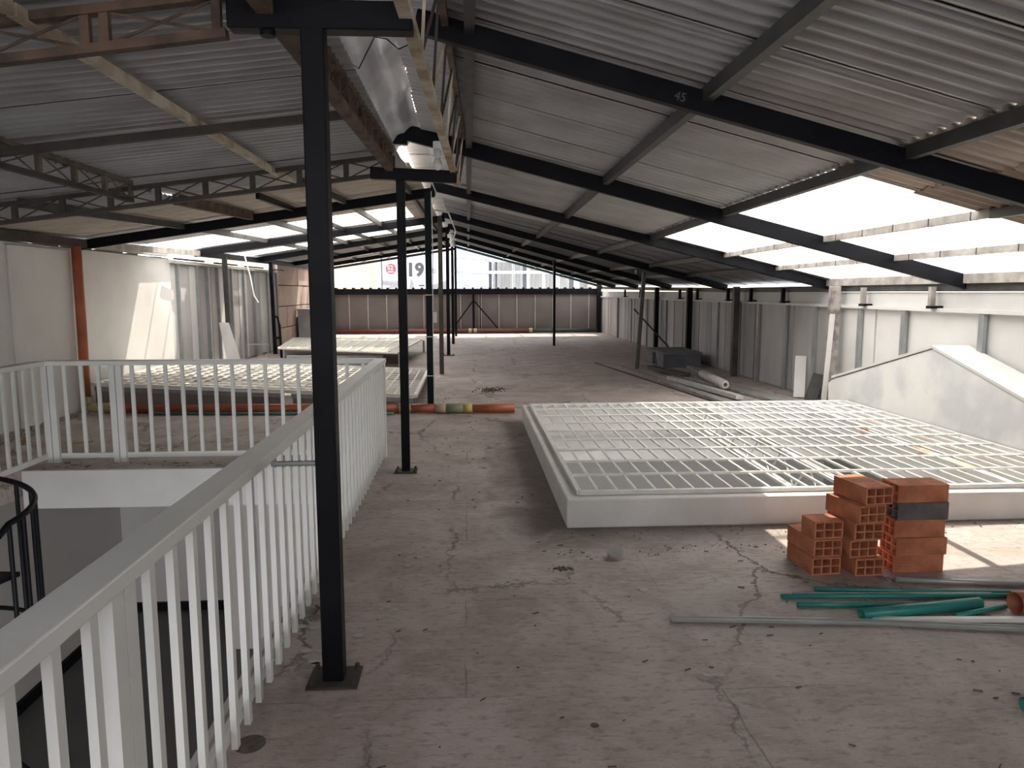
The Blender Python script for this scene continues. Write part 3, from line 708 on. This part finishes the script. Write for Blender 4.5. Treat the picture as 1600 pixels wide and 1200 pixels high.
o = MB().path([(-5.17, 10.3, .2), (-5.175, 10.33, 1.2), (-5.19, 10.36, 2.22)], .062, 18).build('riser_pipe', orange2, None, smooth=True); tag(o, 'orange vertical riser pipe against the white left wall', 'pipe')
tag(MB().rod((-4.18, 10.0, .022), (-1.0, 9.79, .022), .018, 12).build('teal_pipe', teal, None, smooth=True), 'thin teal pipe lying on the floor in front of the orange drain pipe', 'pipe')
o = MB().rod((-5.1, 28.9, .1), (2.4, 28.9, .1), .09, 16).build('drain_pipe', mat('dark red pipe', (.16, .045, .035), .5), None, smooth=True); tag(o, 'dark red drain pipe along the foot of the end wall', 'pipe')
for k in (.0, .2, 2.35): MB().rod((k, 28.9, .1), (k+.12, 28.9, .1), .1, 16).build('coupler', creamf, o)
tag(MB().rod((2.45, 28.9, .1), (5.0, 28.9, .1), .08, 16).build('drain_pipe', mat('dark green pipe', (.04, .06, .055), .5), None, smooth=True), 'dark green pipe continuing the red one at the end wall', 'pipe')

def pipe(a, b, r, mt, label, t=.003, name='plastic_pipe', g='loose pipes by the bricks'):
    o = MB().tube(a, b, r, t).build(name, mt, None, smooth=False); tag(o, label, 'pipe', g)
    for p in o.data.polygons: p.use_smooth = True
    return o
pipe((1.86, 3.775, .013), (2.885, 3.665, .013), .012, teal, 'thin teal pipe farthest back, closest to the bricks')
pipe((1.64, 3.69, .014), (2.93, 3.62, .014), .013, teal, 'longest teal pipe of the floor bundle')
pipe((1.72, 3.722, .012), (2.77, 3.652, .012), .010, cond, 'grey conduit lying between two teal pipes', .002)
pipe((1.68, 3.585, .014), (2.22, 3.54, .014), .013, teal, 'short teal pipe left of the thick one')
pipe((1.925, 3.412, .031), (2.60, 3.505, .031), .030, teal, 'thick short teal pipe with open left end', .003)
pipe((2.40, 3.40, .014), (2.735, 3.50, .014), .013, teal, 'thin teal pipe slanting right of the thick one')
pipe((2.37, 3.87, .017), (3.15, 3.74, .017), .015, cond, 'grey pipe in front of the right brick stack')
pipe((2.738, 3.44, .056), (3.05, 3.47, .056), .055, orange, 'thick orange pipe cut by the right picture edge', .004)
pipe((2.13, 2.585, .031), (2.5, 2.6, .031), .03, teal, 'dark teal pipe end at the lower right edge')
tag(MB().rod((1.78, 3.625, .006), (2.44, 3.57, .006), .005, 6).build('thin_rod', cond), 'very thin grey rod lying behind the thick teal pipe', 'rod')
o = empty('steel_channel', (1, 3.46, 0), 'long pale grey steel channel lying on the floor in front of the pipes', 'profile')
for a, b in (((.985, 3.462), (1.95, 3.362)), ((1.95, 3.362), (2.72, 3.232))):
    A = Vector((*a, 0)); B = Vector((*b, 0)); 
    MB().beam(A+Vector((0, 0, .004)), B+Vector((0, 0, .004)), .032, .004).build('web', cond, o)
    s_ = (B-A).normalized().cross(Vector((0, 0, 1)))*.015
    MB().beam(A+s_+Vector((0, 0, .013)), B+s_+Vector((0, 0, .013)), .002, .02).build('flange', cond, o)
    MB().beam(A-s_+Vector((0, 0, .013)), B-s_+Vector((0, 0, .013)), .002, .02).build('flange', cond, o)
o = empty('steel_channel', (2, 3.4, 0), 'second pale steel channel, lying just behind the long one at right', 'profile')
MB().beam((1.97, 3.392, .012), (2.75, 3.345, .012), .03, .02).build('web', grate_w, o)

# ================================================================ BRICKS
def brick_mesh(L_, mt, wd=.172, hh=.101):
    wt = .0085; ww = (wd-4*wt)/3; wh = (hh-3*wt)/2
    xs = [0]; 
    for k in range(3): xs += [xs[-1]+wt, xs[-1]+wt+ww]
    xs.append(wd); zs = [0]
    for k in range(2): zs += [zs[-1]+wt, zs[-1]+wt+wh]
    zs.append(hh)
    s = MB().gridslab(xs, zs, lambda i, j: i % 2 == 1 and j % 2 == 1, 0, L_)
    # shallow grooves on both sides: outer ribs
    s.v = [(x-wd/2, z_, y_) for (x, y_, z_) in s.v]      # x width, y length, z height
    s.f = [tuple(reversed(q)) for q in s.f]
    for sx in (-1, 1):
        for r_ in range(5):
            z0 = .010+r_*.0175; x0 = sx*wd/2; s.box(min(x0, x0+sx*.0018), max(x0, x0+sx*.0018), .002, L_-.002, z0, z0+.010)
    for r_ in range(8):
        x0 = -wd/2+.012+r_*.0195; s.box(x0, x0+.011, .002, L_-.002, hh, hh+.0012)
    return s.mesh('hollow_brick', mt)
BM = {'n': brick_mesh(.30, terr), 's': brick_mesh(.15, terr), 'g': brick_mesh(.30, terrg)}
def brick(kind, x, y, k, rot, label, grp):
    o = bpy.data.objects.new('hollow_brick', BM[kind]); COL.objects.link(o)
    o.matrix_basis = Matrix.Translation((x, y, .001+k*.1035)) @ Matrix.Rotation(R(rot), 4, 'Z')
    tag(o, label, 'brick', grp); return o
gl, gm, gr_ = 'bricks of the left stack', 'bricks of the middle stack', 'bricks of the right stack'
brick('n', 2.035, 4.00, 0, 3, 'orange hollow brick at the bottom of the short left stack', gl)
brick('n', 2.045, 4.01, 1, 5, 'orange hollow brick in the middle of the short left stack', gl)
brick('s', 2.05, 4.02, 2, 4, 'cut short hollow brick on top of the short left stack', gl)
brick('n', 2.275, 3.97, 0, 4, 'hollow brick at the bottom of the tall middle stack', gm)
brick('n', 2.245, 3.99, 1, 6, 'chipped hollow brick second from the bottom of the middle stack', gm)
brick('n', 2.265, 3.98, 2, 3, 'hollow brick halfway up the tall middle stack', gm)
brick('n', 2.275, 3.97, 3, 10, 'sunlit hollow brick second from the top of the middle stack', gm)
brick('n', 2.315, 3.98, 4, 8, 'sunlit hollow brick on top of the middle stack', gm)
brick('n', 2.735, 4.095, 0, 90, 'long side hollow brick at the bottom of the right stack', gr_)
brick('n', 2.745, 4.09, 1, 90.5, 'hollow brick second from the bottom of the right stack', gr_)
brick('n', 2.735, 4.10, 2, 89.5, 'hollow brick at mid height of the right stack', gr_)
brick('g', 2.745, 4.095, 3, 90, 'dark grey fired hollow brick, fourth up in the right stack', gr_)
brick('n', 2.74, 4.10, 4, 91, 'bright orange hollow brick on top of the right stack', gr_)
# ================================================================ SMALL THINGS ON THE FLOOR
t = empty('drain_plug', (.89, 4.36, 0), 'small round grey drain plug standing on the floor before the skylight', 'cap')
MB().rod((.89, 4.36, 0), (.89, 4.36, .030), .046, 18).build('socket', plasterchip, t, .003, True)
MB().rod((.886, 4.356, .03), (.882, 4.35, .046), .05, 18).build('lid', plasterchip, t, .003, True)
rnd = random.Random(11)
def rock(mb, x, y, r_, z=0):
    n = len(mb.v); k = 6
    for zz, q in ((0, 1), (.6, .8)):
        for i in range(k):
            a_ = i*math.tau/k+rnd.uniform(-.3, .3); rr = r_*q*rnd.uniform(.7, 1.2); mb.v.append((x+rr*math.cos(a_), y+rr*math.sin(a_), z+r_*zz))
    mb.v.append((x, y, z+r_*.95))
    for i in range(k): j_ = (i+1) % k; mb.f.append((n+i, n+j_, n+k+j_, n+k+i)); mb.f.append((n+k+i, n+k+j_, n+2*k))
mb = MB()
for i in range(60): rock(mb, .54+rnd.gauss(0, .03), 4.19+rnd.gauss(0, .018), rnd.uniform(.003, .009))
tag(mb.build('rubble_heap', debrism), 'small heap of dark crumbs on the floor left of the drain plug', 'rubble', kind='stuff')
mb = MB()
for i in range(420):
    if i < 200: x = rnd.uniform(.6, 4.6); y = 4.93-abs(rnd.gauss(0, .13))
    elif i < 300: x = .64-abs(rnd.gauss(0, .05)); y = rnd.uniform(4.9, 8.5)
    else: x = 1.25+rnd.gauss(0, .42); y = 4.45+.08*math.sin(x*5)+rnd.gauss(0, .045)
    rock(mb, x, y, rnd.choice((.002, .003, .004, .004, .008)))
tag(mb.build('mortar_crumbs', mat('mortar crumbs', (.26, .235, .22), .95)), 'grey mortar crumbs scattered along the foot of the skylight curb', 'rubble', kind='stuff')
mb = MB()
for i in range(260):
    x = rnd.uniform(-.5, 2.6); y = rnd.uniform(2.1, 12)
    if x > .55 and y > 4.8: continue
    a_ = rnd.uniform(-.9, .9); l = rnd.uniform(.006, .035)
    mb.beam((x, y, .003), (x+l*math.cos(a_), y+l*math.sin(a_), .004), rnd.uniform(.002, .006), .004)
for i in range(55):
    x = rnd.uniform(-4.0, -1.1); y = rnd.uniform(6.97, 7.2) if i < 50 else rnd.uniform(7.4, 9.6); a_ = rnd.uniform(-.5, .5); l = rnd.uniform(.008, .055)
    mb.beam((x, y, .004), (x+l*math.cos(a_), y+l*math.sin(a_), .006), rnd.uniform(.002, .007), .005)
tag(mb.build('floor_litter', debrism), 'tiny dark twigs and flakes scattered over the concrete floor', 'litter', kind='stuff')
mb = MB()
for cx, cy, n_, sp in ((-.36, 4.35, 8, .12), (-.40, 3.65, 5, .07), (-.1, 8.5, 3, .12), (.95, 3.95, 3, .05), (1.69, 4.43, 2, .02), (-.62, 3.35, 10, .14), (-.55, 7.0, 8, .08)):
    for i in range(n_):
        x, y = cx+rnd.gauss(0, sp), cy+rnd.gauss(0, sp); k = 7; r_ = rnd.uniform(.008, .03)
        mb.prism([(x+r_*rnd.uniform(.6, 1.5)*math.cos(q*math.tau/k), y+r_*rnd.uniform(.5, 1)*math.sin(q*math.tau/k), .001) for q in range(k)], (0, 0, .004))
tag(mb.build('plaster_flakes', plasterchip), 'pale flakes of plaster on the walkway floor', 'plaster', kind='stuff')
mb = MB()
for i in range(130):
    rock(mb, .38+rnd.gauss(0, .12), 12.2+rnd.gauss(0, .15), rnd.uniform(.006, .02))
tag(mb.build('dry_leaves', debrism), 'dark scatter of dry leaves beyond the orange pipe', 'leaves', kind='stuff')
mb = MB()
for i in range(500):
    y = rnd.uniform(7.2, 10.2); x = XL+.02+abs(rnd.gauss(0, .14)); rock(mb, x, y, rnd.uniform(.008, .035))
tag(mb.build('plaster_rubble', mat('pale rubble', (.42, .39, .36), .95, 0, (.25, .22, .2), 12)), 'fallen plaster rubble along the foot of the white left wall', 'rubble', kind='stuff')
t = empty('plaster_bag', (-4.6, 7.75, 0), 'crumpled pale bag with orange scraps at the far left by the wall', 'bag')
s = MB(); rock(s, -4.58, 7.8, .1); rock(s, -4.76, 7.78, .08); s.build('bag', plasterchip, t, .01)
s = MB(); rock(s, -4.56, 7.82, .05, .09); s.build('scrap', terr, t)
tag(MB().path([(-4.4, 8.0, .01), (-4.25, 8.1, .015), (-4.1, 8.25, .01)], .008, 5).build('dry_stick', creamf), 'yellowish stick on the floor behind the left railing', 'stick')
o = MB().path([(-.80, 3.74, .006), (-.765, 3.68, .02), (-.74, 3.60, .008)], .007, 6).build('dry_stick', debrism); tag(o, 'bent brown twig on the floor left of the nearest post', 'stick')
MB().path([(-.775, 3.69, .018), (-.79, 3.63, .01)], .005, 5).build('side_twig', debrism, o)
o = MB().tube((-.80, 2.56, -.05), (-.80, 2.56, .002), .055, .004, 20).build('floor_hole', debrism); tag(o, 'round hole rim in the floor at the foot of the railing', 'hole')
MB().rod((-.80, 2.56, -.01), (-.80, 2.56, .0015), .05, 20).build('hole_bottom', debrism, o)
o = MB().rod((.46, 2.6, 0), (.46, 2.6, .0015), .017, 12).build('floor_hole', debrism); tag(o, 'small dark hole in the foreground floor', 'hole')

# far right heap
t = empty('concrete_box', (4.4, 16, 0), 'dark blue grey concrete box standing by the right wall', 'box')
MB().box(4.10, 4.95, 15.5, 17.0, .27, .33).build('lid', concb, t, .01); MB().box(4.12, 4.93, 15.55, 15.65, 0, .27).build('side', concb, t)
MB().box(4.12, 4.2, 15.65, 16.0, 0, .27).build('side', concb, t); MB().box(4.12, 4.2, 16.5, 16.95, 0, .27).build('side', concb, t); MB().box(4.85, 4.93, 15.65, 16.95, 0, .27).build('side', concb, t)
def plank(a, b, w_, h_, lab, mt=wood, grp='planks by the right wall'):
    o = MB().beam(a, b, w_, h_).build('plank', mt, None, .003); tag(o, lab, 'plank', grp)
plank((2.85, 16.6, .012), (3.6, 10.4, .012), .03, .02, 'thin dark batten lying farthest left of the plank heap', dbrown)
plank((3.24, 15.6, .02), (3.79, 10.0, .02), .16, .03, 'wide brown grey plank flat on the floor beside the thin batten')
plank((3.62, 13.2, .06), (3.99, 10.7, .06), .12, .06, 'pale grey plank lying in front of the rolled sheet', foamw)
plank((3.66, 14.8, .10), (3.98, 13.35, .10), .16, .05, 'dark grey plank behind the pale one', greyp)
plank((3.95, 14.9, .03), (4.62, 10.2, .03), .35, .04, 'wide grey board under the rolled sheet')
plank((4.4, 14.6, .12), (4.34, 12.9, .08), .12, .04, 'short plank tilted against the heap by the concrete box')
t = empty('rolled_sheet', (4.15, 12.2, .13), 'pale rolled sheet lying on the planks with its round end showing', 'roll')
MB().rod((4.22, 13.2, .13), (4.09, 11.65, .13), .075, 20).build('roll', foamw, t, smooth=True)
MB().tube((4.095, 11.66, .13), (4.09, 11.60, .13), .062, .03, 20).build('roll_end', plasterchip, t)
MB().rod((4.093, 11.63, .13), (4.09, 11.615, .13), .035, 16).build('core', greyp, t)
plank((4.98, 10.9, .02), (5.12, 11.2, .62), .16, .015, 'pale board leaning on the right wall, left of the stained column', boardl)
plank((4.92, 10.0, .02), (5.0, 10.02, 1.3), .07, .02, 'narrow pale board leaning on the stained column', boardl)
plank((5.02, 10.6, .02), (5.15, 10.62, .40), .30, .02, 'dark scrap of board standing at the foot of the stained column', greyp)
plank((4.75, 17.5, .3), (4.35, 19.5, 1.15), .03, .03, 'thin dark bar leaning on the right wall above the concrete box', black)
tag(MB().prism([(-4.50, 14.3, .0), (-4.2, 14.25, .0), (-4.68, 14.9, 1.02), (-4.88, 14.95, 1.02)], (0, .03, 0)).build('leaning_board', boardw), 'grey board leaning on the left wall boards', 'board')
t = empty('grey_cabinet', (-5.1, 24.5, 0), 'pale blue grey sheet box against the pink block wall', 'box')
MB().box(-5.2, -4.75, 23.2, 24.4, .0, 1.05).build('body', mat('blue grey sheet', (.42, .44, .48), .5), t, .01); MB().box(-5.22, -4.73, 23.18, 24.42, 1.05, 1.09).build('lid', stud, t)
t = empty('hand_pump', (-4.55, 19.0, 0), 'black steel hook post beside the black left column', 'post')
MB().path([(-4.6, 18.6, 0), (-4.62, 18.6, .8), (-4.66, 18.6, 1.0), (-4.72, 18.6, 1.02)], .03, 8).build('rod', black, t); MB().rod((-4.6, 18.6, .5), (-4.75, 18.6, .5), .03, 8).build('arm', black, t)
tag(MB().path([(-4.95, 17.0, .0), (-4.95, 17.0, .45), (-4.5, 17.0, .45), (-4.5, 17.0, 0)], .015, 6).build('wire_frame', stud), 'thin grey wire trestle standing left of the mesh panel', 'frame')
t = empty('hanging_tools', (-5.2, 14.0, 2.2), 'dark bundle of bars lying on top of the left wall boards', 'bars')
for k in range(4): MB().beam((-5.15, 13.6+k*2.1, 2.2), (-5.1, 14.9+k*2.1, 2.2), .05, .03).build('bar', black, t)
# number marks on the first rafter
def text(body, size, loc, rotm, mt, name, parent=None, ext=.002, thick=0):
    cu = bpy.data.curves.new(name, 'FONT'); cu.body = body; cu.size = size; cu.extrude = ext; cu.offset = thick; cu.resolution_u = 3
    o = bpy.data.objects.new(name, cu); COL.objects.link(o)
    dg = bpy.context.evaluated_depsgraph_get(); me = bpy.data.meshes.new_from_object(o.evaluated_get(dg))
    bpy.data.objects.remove(o); me.materials.clear(); me.materials.append(mt)
    return inst(name, me, parent, Matrix.Translation(loc) @ rotm)
r1 = [o for o in COL.objects if o.name == 'roof_rafter'][0]
chalk = mat('faint chalk', (.10, .10, .11), .8)
text('45', .07, (1.18, 4.362, zr(1.2, 4.4)-.03), Matrix.Rotation(R(14.5), 4, 'Y') @ Matrix.Rotation(R(90), 4, 'X'), chalk, 'chalk_mark', r1, .001)

# ================================================================ OUTSIDE
FY = 45.
gnd = MB().box(-60, 60, 29.6, 90, -3.2, -3.1).build('ground', lowerw); tag(gnd, kind='structure')
b1 = empty('yellow_house', (-7, FY, -3), 'pale yellow rendered building behind the end wall at left', 'building')
MB().box(-16, -5.42, FY, FY+6, -3.1, 6).build('wall', b_yel, b1); MB().box(-16, -5.42, FY-.03, FY, 3.0, 3.03).build('joint', creamf, b1)
b2 = empty('billboard', (-3, FY, 0), 'white roadside billboard with a grey price and a red round badge', 'billboard')
MB().box(-5.0, -.85, FY-.6, FY-.5, 1.0, 4.6).build('board', signw, b2)
MB().box(-5.4, -5.0, FY-.65, FY-.4, -3.1, 4.8).build('frame_post', stud, b2); MB().box(-5.06, -5.0, FY-.68, FY-.64, -3.1, 4.8).build('frame_edge', b_dark, b2)
MX = Matrix.Rotation(R(90), 4, 'X')
MB().rod((-4.50, FY-.60, 2.93), (-4.50, FY-.62, 2.93), .30, 28).build('round_badge', signr, b2)
text('52', .36, (-4.72, FY-.63, 2.88), MX, signw, 'badge_digits', b2, .004, .006)
MB().box(-4.66, -4.34, FY-.63, FY-.62, 2.73, 2.80).build('badge_line', signw, b2)
text('19', 1.05, (-3.62, FY-.62, 2.53), MX, signg, 'price_digits', b2, .004, .045)
text('90', .40, (-2.28, FY-.62, 2.66), MX, signg2, 'price_digits', b2, .004, .01)
text("'", .5, (-3.80, FY-.62, 2.9), MX, signg2, 'price_digits', b2, .004)
MB().prism([(-4.98, FY-.62, 2.24), (-4.35, FY-.62, 2.20), (-4.55, FY-.62, 1.95), (-4.98, FY-.62, 2.0)], (0, -.01, 0)).build('printed_shape', signg2, b2)
MB().prism([(-4.30, FY-.62, 2.20), (-3.7, FY-.62, 2.24), (-4.2, FY-.62, 1.85), (-4.7, FY-.62, 1.80)], (0, -.01, 0)).build('printed_shape', signg2, b2)
MB().prism([(-3.35, FY-.62, 2.3), (-3.25, FY-.62, 2.3), (-3.15, FY-.62, 1.8), (-3.45, FY-.62, 1.8)], (0, -.01, 0)).build('printed_shape', signg2, b2)
MB().prism([(-2.9, FY-.62, 2.0), (-2.55, FY-.62, 2.0), (-2.55, FY-.62, 1.92), (-2.9, FY-.62, 1.92)], (0, -.01, 0)).build('printed_shape', signg, b2)
MB().prism([(-2.1, FY-.62, 2.0), (-1.3, FY-.62, 2.25), (-1.2, FY-.62, 1.8), (-2.1, FY-.62, 1.8)], (0, -.01, 0)).build('printed_shape', signg2, b2)
b3 = empty('blue_house', (3, FY, -3), 'pale blue and white house with balcony rails and curtained windows beyond the end wall', 'building')
MB().box(-.8, 1.22, FY-.2, FY+5, -3.1, 8).build('siding_wall', b_blue, b3)
for z in (3.55, 2.72, 1.95):
    MB().box(-.8, .1, FY-.25, FY-.2, z+.06, z+.10).build('siding_joint', signw, b3); MB().box(.1, 1.22, FY-.28, FY-.2, z-.02, z+.04).build('siding_joint', signw, b3)
MB().box(1.22, 9, FY+1.0, FY+5, -3.1, 8).build('back_wall', b_white, b3)
for z in (3.50, 2.72): MB().box(1.1, 7.2, FY-.3, FY-.2, z-.07, z+.09).build('balcony_rail', b_white, b3)
for x, w_, mt in ((1.25, .22, b_dark), (1.62, .2, b_dark), (1.9, .8, b_grey), (2.8, .45, b_grey), (3.3, .3, b_dark), (3.75, .8, b_grey), (4.7, .55, b_grey), (5.6, .5, b_grey), (6.15, .35, b_dark), (6.8, .5, b_grey)):
    q = MB().box(x, x+w_, FY+.9, FY+1.0, 1.2, 3.42).build('window', b_white, b3); MB().box(x+.03, x+w_-.03, FY+.88, FY+.9, 1.25, 3.38).build('pane', mt, q)
b4 = empty('far_wall', (9, FY, -3), 'warm cream wall at the right corner beyond the end wall', 'building')
MB().box(7.3, 16, FY+.5, FY+4, -3.1, 3.2).build('wall', b_yel, b4); MB().box(7.2, 16, FY+.4, FY+4.1, 3.2, 3.3).build('coping', terr, b4)
